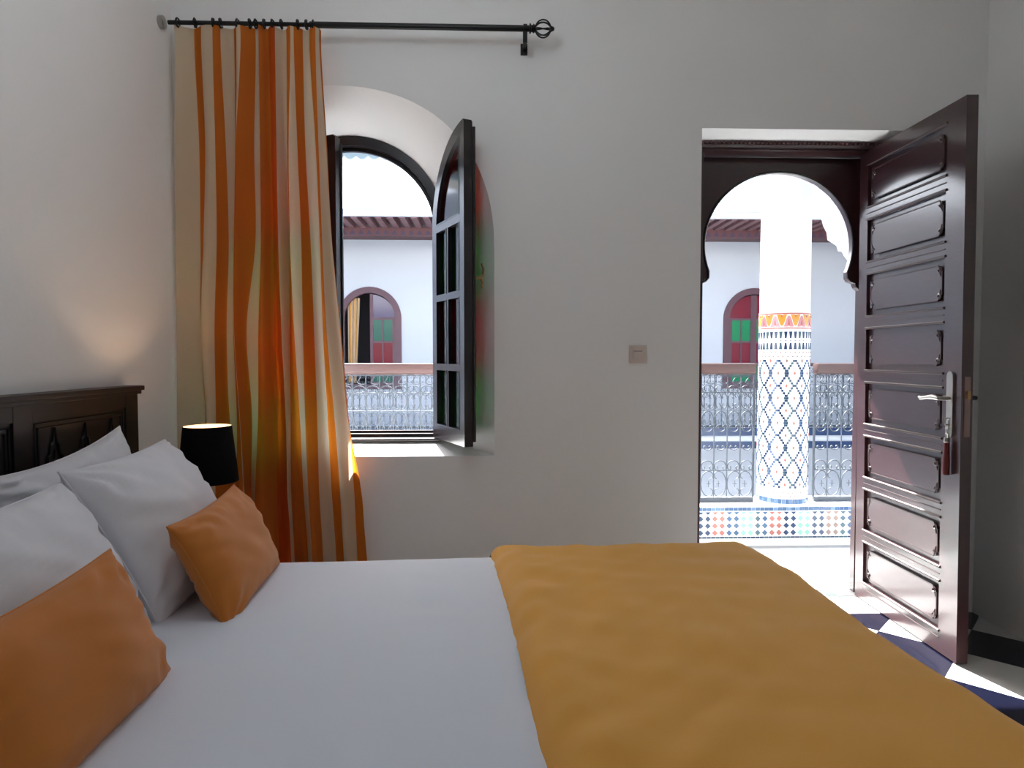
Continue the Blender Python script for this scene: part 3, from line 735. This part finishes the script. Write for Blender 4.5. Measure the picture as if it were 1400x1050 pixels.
KY = 4.09
kerb = struct(MB().box(-5.0, 6.2, KY, 4.42, -0.012, 0.236), 'trim_kerb', M['whitetile'], 'low white kerb faced with small coloured diamond tiles', 'kerb')
cyc = ['navy', 'navy', 'pink', 'pink', 'blue', 'blue', 'green', 'green', 'teal', 'blue', 'pink', 'pink', 'navy', 'navy', 'green', 'green', 'navy', 'navy', 'brown', 'brown', 'teal', 'blue']
dcache = {}
def dia(c, half=False):
    k = (c, half)
    if k not in dcache:
        r = 0.0185
        pts = [(-r, 0), (0, -r), (r, 0)] if half else [(-r, 0), (0, -r), (r, 0), (0, r)]
        m_ = MB().plate(pts, [], -0.003, 0.0, XZ)
        dcache[k] = m_.mesh('diamond_tile', M[c])
    return dcache[k]
restk = MB()
names = list(dict.fromkeys(cyc))
for i in range(-140, 110):
    x = 1.337 + i*0.0459
    if x < -4.9 or x > 6.1: continue
    c = cyc[i % 22]
    for (z, half) in ((0.207, True), (0.163, False), (0.118, False), (0.073, False)):
        if -1 <= i <= 24:
            o = bpy.data.objects.new('diamond_tile', dia(c, half)); COL.objects.link(o); o.parent = kerb
            pw = W[kerb]; o.location = (x-pw[0], KY-pw[1], z-pw[2])
        else:
            restk.k = names.index(c); r = 0.0185
            restk.plate([(x-r, z), (x, z-r), (x+r, z)] + ([] if half else [(x, z+r)]), [], KY-0.003, KY, XZ)
tag(restk.build('diamond_tile', [M[c] for c in names], kerb), kind='stuff')
bt = MB()
for i in range(-200, 210):
    x = 1.32 + i*0.0285
    if x < -4.9 or x > 6.1: continue
    bt.k = random.choice((0, 0, 1)); bt.box(x, x+0.026, KY-0.003, KY, 0.214, 0.236)
tag(bt.build('border_tile', [M['blue'], M['bluel']], kerb), kind='stuff')
ft = MB()
for i in range(-200, 210):
    x = 1.32 + i*0.0285
    if x < -4.9 or x > 6.1: continue
    ft.k = random.choice((0, 1)); ft.box(x, x+0.026, KY-0.003, KY, 0.038, 0.048)
tag(ft.build('base_line_tile', [M['navy'], M['teal']], kerb), kind='stuff')

# column with mosaic
def column(cx, cy, label, detailed=True):
    r = 0.157
    root = thing('column', (cx, cy, 0.236), label, 'column')
    MB().lathe([(0, 0.236), (r+.012, 0.236), (r+.012, 0.242), (r, 0.250), (r, 1.475), (r-0.004, 1.48), (r-0.004, 2.55), (r+.03, 2.60), (r+.03, 2.70)], (cx, cy, 0), 64).build('shaft', M['plaster'], root, smooth=30)
    def cyl(s, z, d):
        a = -PI/2 + s/r; return (cx+(r+d)*math.cos(a), cy+(r+d)*math.sin(a), z)
    circ = 2*PI*r
    D0, D1 = -0.001, 0.0025
    mo = MB(); cw = circ/10; hh = 0.158/2
    zt = 1.165
    nrow = 5
    z = zt; n = 0
    while z > 0.345:
        ph = (n % (2*nrow)) / nrow; tri = ph if ph <= 1 else 2 - ph
        for k in range(10):
            for fam in (0, 1):
                s0 = (k + 0.5*tri)*cw + 0.0065 if fam == 0 else (k + 1 - 0.5*tri)*cw - 0.0065
                mo.k = 0 if fam == 0 else (1 if k % 2 else 2)
                mo.plate(rect(s0-0.0070, s0+0.0070, z-0.0074, z+0.0074), [], D0, D1, cyl)
        z -= hh/nrow; n += 1
    tag(mo.build('lattice_tile', [M['navy'], M['teal'], M['blue']], root), kind='stuff')
    do = MB()
    n = 0; z = zt
    while z > 0.34:
        for k in range(10):
            s0 = (k + (0.5 if n % 2 == 0 else 1.0))*cw
            do.k = 0 if (k+n) % 3 else 1
            do.plate([(s0-0.008, z), (s0, z-0.013), (s0+0.008, z), (s0, z+0.013)], [], D0, D1, cyl)
        z -= hh; n += 1
    tag(do.build('centre_tile', [M['pink'], M['brown']], root), kind='stuff')
    # bands
    b1 = MB()
    N = 12; w1 = circ/N
    for k in range(N):
        s0 = k*w1
        n_ = 8
        def bell(cx_, z0, z1, hw, up_):
            pts = []
            for i in range(n_+1):
                t = -1 + 2*i/n_
                pts.append((cx_ + hw*t, (z0 + (z1-z0)*(math.cos(t*PI/2)**1.1 if abs(t) < 1 else 0))))
            return pts
        b1.k = 0; b1.plate(bell(s0, 1.458, 1.385, w1*0.36, False), [], D0, D1, cyl)
        b1.k = 1; b1.plate(bell(s0+w1/2, 1.381, 1.452, w1*0.36, True), [], D0, D1, cyl)
        b1.k = 2; b1.plate([(s0+w1/2-.007, 1.392), (s0+w1/2+.007, 1.392), (s0+w1/2, 1.432)], [], D0, D1+.001, cyl)
        b1.k = 3; b1.plate([(s0-.006, 1.448), (s0, 1.44), (s0+.006, 1.448), (s0, 1.456)], [], D0, D1+.001, cyl)
    for i in range(72):
        a, b = circ*i/72, circ*(i+1)/72
        b1.k = 3; b1.plate(rect(a, b, 1.460, 1.468), [], D0, D1, cyl); b1.plate(rect(a, b, 1.368, 1.376), [], D0, D1, cyl)
    tag(b1.build('arch_band_tile', [M['ochre'], M['rose'], M['pink'], M['pink']], root), kind='stuff')
    b2 = MB(); N = 34; w2 = circ/N
    for k in range(N):
        s0 = k*w2; b2.k = k % 3 if k % 3 < 2 else 0
        b2.plate([(s0-w2*.34, 1.350), (s0+w2*.34, 1.350), (s0+w2*.16, 1.308), (s0-w2*.16, 1.308)], [], D0, D1, cyl)
        b2.plate([(s0-w2*.34, 1.238), (s0+w2*.34, 1.238), (s0+w2*.16, 1.280), (s0-w2*.16, 1.280)], [], D0, D1, cyl)
        b2.k = 1; b2.plate(rect(s0-w2*.2, s0+w2*.2, 1.291, 1.295), [], D0, D1, cyl)
        b2.k = 2
        for (zz, sg) in ((1.220, 1), (1.194, -1), (0.322, 1), (0.300, -1)):
            sx = s0 + (w2/2 if sg < 0 else 0)
            b2.plate([(sx-w2*.3, zz+sg*.004), (sx+w2*.3, zz+sg*.004), (sx, zz-sg*.004)], [], D0, D1, cyl)
    N = 44; w3 = circ/N
    for k in range(N):
        b2.k = 3 + k % 2; b2.plate(rect(k*w3+.001, (k+1)*w3-.001, 0.252, 0.282), [], D0, D1, cyl)
    tag(b2.build('band_tile', [M['navy'], M['teal'], M['brown'], M['blue'], M['bluel']], root), kind='stuff')
    return root
column(1.93, 4.255, 'round column with blue diamond mosaic outside the door')

# arcade beam, scalloped fringe and bracket
bmm = struct(MB().box(-5.0, 6.2, 4.12, 4.40, 2.44, 3.05), 'trim_arcade_beam', M['plaster'], 'white beam over the near gallery arcade', 'beam')
sc_pts = [(-4.9, 2.46)]
x = -4.9; per = 0.073
bottom = []
k = 0
while x < 2.15:
    for i in range(6):
        t = i/6; bottom.append((x + per*t, 2.418 - 0.022*math.sin(PI*t)))
    x += per
bottom.append((x, 2.418))
MB().plate([(bottom[-1][0], 2.46), (-4.9, 2.46)] + bottom, [], 4.10, 4.118, XZ).build('scalloped_fringe', M['bluegrey'], bmm)
# scalloped arch spandrel on the right bay, rising to the beam
cur_pts = [(2.42, 1.80)]
steps = [(2.372, 1.835), (2.352, 1.858), (2.338, 1.886), (2.312, 1.890), (2.300, 1.925), (2.270, 1.945), (2.240, 1.962), (2.232, 2.012), (2.208, 2.055), (2.196, 2.10), (2.196, 2.16), (2.180, 2.20), (2.178, 2.26), (2.160, 2.30), (2.158, 2.36), (2.140, 2.40), (2.138, 2.45)]
sp_poly = [(2.62, 1.80), (2.42, 1.80)] + steps + [(2.75, 2.45), (2.75, 1.80)]
MB().plate(sp_poly, [], 4.18, 4.32, XZ).build('scalloped_bracket', M['plaster'], bmm)
struct(MB().box(2.60, 2.92, 4.14, 4.38, 0.236, 2.44, 0.01), 'trim_pier', M['plaster'], 'white pier at the right end of the near gallery', 'pier')
struct(MB().box(-5.0, 6.2, YO, 4.40, 3.06, 3.2), 'ceiling_gallery', M['ceil'], 'white ceiling of the near gallery', 'ceiling')

# railings
def scroll(wd, ht, rot=0.0, s_shape=False, turns=5.0, mid=1.3, n=26, r=0.0036):
    pts = []; x = y = 0.0; N = n*6
    raw = []
    for i in range(N+1):
        s_ = -1 + 2*i/N
        if s_shape: th_ = mid*s_*0 + turns*abs(s_)**2.6*0.75 + mid
        else: th_ = mid*s_ + turns*math.copysign(abs(s_)**2.6, s_)*0.75
        raw.append((x, y)); x += math.cos(th_); y += math.sin(th_)
    raw = raw[::6]
    c, s2 = math.cos(rot), math.sin(rot)
    raw = [(a*c-b*s2, a*s2+b*c) for a, b in raw]
    xs = [p[0] for p in raw]; ys = [p[1] for p in raw]
    sx, sy = wd/(max(xs)-min(xs)), ht/(max(ys)-min(ys)); mx, my = (max(xs)+min(xs))/2, (max(ys)+min(ys))/2
    return MB().tube([((a-mx)*sx, 0, (b-my)*sy) for a, b in raw], r, 4)
BAY = 0.088
SCR = [  # name, mesh builder, dx (fraction of the bay), z
 ('upper_scroll', scroll(0.078, 0.062, 0, True), 0.5, 1.045),
 ('arc_scroll', scroll(0.080, 0.042, PI), 0.5, 0.982),
 ('side_scroll', scroll(0.036, 0.100, -PI/2), 0.24, 0.905),
 ('side_scroll', scroll(0.036, 0.100, PI/2), 0.76, 0.905),
 ('arched_scroll', scroll(0.076, 0.090, PI, turns=6.5), 0.5, 0.790),
 ('small_scroll', scroll(0.060, 0.040, 0, turns=6), 0.5, 0.720),
 ('small_scroll', scroll(0.050, 0.026, 0, turns=5), 0.5, 0.592),
 ('lower_scroll', scroll(0.078, 0.060, PI, turns=6.5), 0.5, 0.478),
]
RND = [scroll(0.080, 0.165, -PI/2, turns=4.5), scroll(0.080, 0.165, PI/2, turns=4.5)]
def railing(x0, x1, y, label, scale_objs=True):
    root = thing('railing', ((x0+x1)/2, y, 0.236), label, 'railing')
    mb_ = MB().box(x0, x1, y-0.035, y+0.035, 1.088, 1.148, 0.010); mb_.box(x0, x1, y-0.025, y+0.025, 1.078, 1.088)
    mb_.build('handrail', M['rail'], root, smooth=30, label='brown wooden handrail')
    MB().box(x0, x1, y-0.014, y+0.014, 0.237, 0.266).build('bottom_bar', M['iron'], root)
    for z in (1.072, 0.958, 0.842, 0.445): MB().box(x0, x1, y-0.004, y+0.004, z-0.003, z+0.003).build('cross_bar', M['iron'], root)
    n = int(round((x1-x0)/BAY)); b = (x1-x0)/n
    bal = None; meshes = {}
    srcs = []
    for k, (nm, m_, dx, z) in enumerate(SCR): srcs.append((nm, m_.mesh(nm, M['iron']), dx, z))
    rs = [m_.mesh('round_scroll', M['iron']) for m_ in RND]
    for i in range(n+1):
        x = x0 + i*b
        if i in (0, n): MB().box(x-0.006, x+0.006, y-0.006, y+0.006, 0.266, 1.078).build('end_post', M['iron'], root)
        elif bal is None: bal = MB().tube([(x, y, 0.266), (x, y, 1.072)], 0.0042, 4).build('baluster', M['iron'], root)
        else: piece(bal, (x, y, 0.266), root)
    few = {}
    for i in range(n):
        x = x0 + i*b
        vis = (-1.1 < x < -0.3) or x > 1.15
        for k, (nm, me, dx, z) in enumerate(srcs):
            if vis and nm in ('upper_scroll', 'arched_scroll', 'lower_scroll'):
                o = bpy.data.objects.new(nm, me); COL.objects.link(o); o.parent = root; pw = W[root]
                o.location = (x+dx*b-pw[0], 0, z-pw[2])
            else:
                few.setdefault(nm, MB())
                few[nm].add([(v[0]+x+dx*b, v[1]+y, v[2]+z) for v in SCR[k][1].v], SCR[k][1].f)
        z = 0.356
        if vis:
            o = bpy.data.objects.new('round_scroll', rs[i % 2]); COL.objects.link(o); o.parent = root; pw = W[root]
            o.location = (x+0.5*b-pw[0], 0, z-pw[2])
        else:
            few.setdefault('round_scroll', MB()); few['round_scroll'].add([(v[0]+x+0.5*b, v[1]+y, v[2]+z) for v in RND[i%2].v], RND[i%2].f)
        few.setdefault('inner_curl', MB())
        sg = 1 if i % 2 == 0 else -1; cxx = x + b*(0.5+0.12*sg)
        few['inner_curl'].tube([(cxx-0.014, y, z), (cxx+0.014, y, z)], 0.003, 4); few['inner_curl'].tube([(cxx, y, z-0.022), (cxx, y, z+0.022)], 0.003, 4)
    for nm, m_ in few.items(): tag(m_.build(nm, M['iron'], root), kind='stuff')
    return root
railing(-2.10, 1.735, 4.255, 'wrought iron railing with brown handrail left of the column, seen through the window')
railing(2.14, 2.60, 4.255, 'short wrought iron railing right of the mosaic column')

# ---------------------------------------------------------------- far side of the courtyard
YF, YE = 10.9, 9.6
def fwin(cx): return archloop(cx, 0.49, 1.82, 0.49, 0.66, n=24)
fw = MB()
outer = [(-6.0, -4.0), (7.0, -4.0), (7.0, 3.6), (-6.0, 3.6)]
FW = [-1.955, 4.42]
fw.plate(outer, [fwin(c) for c in FW], YF, YF+0.25, XZ)
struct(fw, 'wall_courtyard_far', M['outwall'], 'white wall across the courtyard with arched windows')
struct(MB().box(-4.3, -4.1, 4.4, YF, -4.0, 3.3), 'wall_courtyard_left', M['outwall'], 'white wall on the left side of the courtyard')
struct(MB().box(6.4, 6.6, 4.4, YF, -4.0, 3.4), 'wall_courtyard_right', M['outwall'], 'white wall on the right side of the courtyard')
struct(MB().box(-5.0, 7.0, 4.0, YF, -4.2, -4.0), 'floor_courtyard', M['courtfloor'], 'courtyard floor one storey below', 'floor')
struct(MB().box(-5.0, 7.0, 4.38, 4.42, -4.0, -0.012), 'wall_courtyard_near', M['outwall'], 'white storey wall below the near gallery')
def far_window(n, cx, label, open_left):
    root = thing('window_%d' % n, (cx, YF, 0.66), label, 'window', kind='structure')
    MB().plate(archloop(cx, 0.515, 1.82, 0.515, 0.66, n=24), [archloop(cx, 0.415, 1.82, 0.415, 0.74, n=24)], YF-0.03, YF+0.05, XZ).build('window_frame', M['farframe'], root, smooth=25)
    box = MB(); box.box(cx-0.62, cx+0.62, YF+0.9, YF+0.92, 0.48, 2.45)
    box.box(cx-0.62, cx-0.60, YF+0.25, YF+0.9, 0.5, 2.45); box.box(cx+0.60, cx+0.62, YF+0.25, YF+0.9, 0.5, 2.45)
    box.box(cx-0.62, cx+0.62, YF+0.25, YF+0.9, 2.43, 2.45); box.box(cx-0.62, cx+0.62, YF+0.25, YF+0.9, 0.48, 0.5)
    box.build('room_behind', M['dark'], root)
    for side in ((1,) if open_left else (-1, 1)):
        # a closed sash: stile frame and coloured panes
        xa, xb = (cx, cx+0.415) if side > 0 else (cx-0.415, cx)
        fr = MB(); fr.box(xa, xa+0.05, YF, YF+0.03, 0.74, 2.22 if side > 0 else 1.84); fr.box(xb-0.05, xb, YF, YF+0.03, 0.74, 1.84 if side > 0 else 2.22)
        for z in (0.74, 1.06, 1.42, 1.80): fr.box(xa+0.05, xb-0.05, YF+0.001, YF+0.029, z, z+0.035)
        xm = (xa+xb)/2; fr.box(xm-0.012, xm+0.012, YF+0.002, YF+0.028, 0.775, 1.80)
        so_ = fr.build('sash_frame', M['farframe'], root)
        cr = ('fred', 'fgreen', 'fred') if not open_left else ('fred', 'fteal', 'fpurple')
        for (z0, z1, c) in ((0.775, 1.06, 'fgreen' if not open_left else 'fteal'), (1.095, 1.42, 'fred'), (1.455, 1.80, 'fgreen' if not open_left else 'fteal')):
            for (pa, pb) in ((xa+.05, xm-.012), (xm+.012, xb-.05)):
                MB().box(pa, pb, YF+0.012, YF+0.018, z0, z1).build('pane', M[c], so_)
        cc = 'fred' if not open_left else 'fpurple'
        t0, t1 = (0, PI/2) if side > 0 else (PI/2, PI)
        qa = [(cx + 0.41*math.cos(t0+(t1-t0)*k/12), 1.835 + 0.38*math.sin(t0+(t1-t0)*k/12)) for k in range(13)]
        MB().plate([(cx, 1.835)] + qa, [], YF+0.012, YF+0.018, XZ).build('pane', M[cc], so_)
    return root
far_window(2, FW[0], 'distant arched window seen through the open casement, half open', True)
far_window(3, FW[1], 'distant arched window with red and green panes beside the column', False)
fc = MB()
fcv = lambda a, b: (FW[0]-0.38 + 0.20*a*(1-0.35*b), YF+0.10+0.015*math.sin(a*20), 2.16-1.40*b)
fc.grid(fcv, 20, 12)
for i in range(len(fc.f)): fc.m[i] = (i//12)//3 % 2
tag(fc.build('curtain', [M['cur_c'], M['ochre']], None, smooth=True), 'narrow cream and yellow curtain inside the distant left window', 'curtain')

struct(MB().box(-4.1, 6.4, YE, YF, -0.18, 0.03), 'floor_gallery_far', M['outwall'], 'far gallery floor slab', 'floor')
fs = MB().box(-4.1, 6.4, YE-0.06, YE, 0.03, 0.14); fs.box(-4.1, 6.4, YE-0.06, YE, -0.16, -0.06)
struct(fs, 'trim_gallery_far', M['navy'], 'dark blue bands along the edge of the far gallery', 'trim')
# far railing: handrail and joined scrollwork (too small to tell the pieces apart)
frl = thing('railing', (1.0, YE+0.1, 0.14), 'distant railing on the far side of the courtyard', 'railing')
MB().box(-4.1, 6.4, YE+0.07, YE+0.13, 1.05, 1.10, 0.01).build('handrail', M['rail'], frl)
sc2 = MB(); n = 119
for i in range(n):
    x = -4.1 + i*0.088*1.0
    for k, (nm, m_, dx, z) in enumerate(SCR[:6]):
        sc2.add([(v[0]+x+dx*0.088, v[1]+YE+0.1, v[2]+z-0.05) for v in m_.v], m_.f)
    sc2.add([(v[0]+x+0.044, v[1]+YE+0.1, v[2]+0.28) for v in RND[i%2].v], RND[i%2].f)
    sc2.add([(v[0]+x+0.044, v[1]+YE+0.1, v[2]*1.4+0.52) for v in RND[(i+1)%2].v], RND[0].f)
    sc2.box(x-0.004, x+0.004, YE+0.096, YE+0.104, 0.14, 1.05)
sc2.box(-4.1, 6.4, YE+0.09, YE+0.11, 0.14, 0.17)
tag(sc2.build('scrollwork', M['iron'], frl), kind='stuff')

def eaves(name, label, horiz):
    root = thing(name, (1.0, YE, 2.9) if horiz else (4.9, 7.5, 2.9), label, 'eaves')
    return root
ev = eaves('eaves', 'brown timber eaves with rafters across the courtyard', True)
MB().box(-4.09, 6.39, 8.85, YF-.005, 3.10, 3.13).build('soffit_board', M['eave'], ev)
MB().box(-4.09, 6.39, YE, YE+0.10, 2.93, 3.06).build('frieze_beam', M['eave'], ev)
MB().box(-4.09, 6.39, 8.80, 8.86, 3.045, 3.12).build('roof_edge', M['outwall'], ev, label='pale roof edge')
raf = None
for i in range(66):
    x = -4.04 + i*0.16
    if x > 6.34: continue
    if raf is None: raf = MB().box(x-0.04, x+0.04, 8.87, YE+0.02, 3.035, 3.10).build('rafter', M['rafter'], ev)
    else: piece(raf, (x, (8.87+YE+0.02)/2, 3.035), ev)
tri = MB()
for i in range(88):
    x = -4.05 + i*0.12
    if x > 6.28: continue
    tri.plate([(x, 2.945), (x+0.10, 2.945), (x+0.05, 3.02)], [], YE-0.004, YE, XZ)
tag(tri.build('frieze_triangle', M['darktri'], ev), kind='stuff')
ev2 = eaves('eaves', 'brown timber eaves over the right side of the courtyard', False)
MB().box(4.72, 6.39, 4.41, 8.80, 3.10, 3.13).build('soffit_board', M['eave'], ev2)
MB().box(5.30, 5.40, 4.43, 8.79, 2.93, 3.06).build('frieze_beam', M['eave'], ev2)
MB().box(4.68, 4.74, 4.41, 8.79, 3.045, 3.12).build('roof_edge', M['outwall'], ev2, label='pale roof edge')
raf = None
for i in range(27):
    y = 4.5 + i*0.16
    if raf is None: raf = MB().box(4.75, 5.32, y-0.04, y+0.04, 3.035, 3.10).build('rafter', M['rafter'], ev2)
    else: piece(raf, ((4.75+5.32)/2, y, 3.035), ev2)
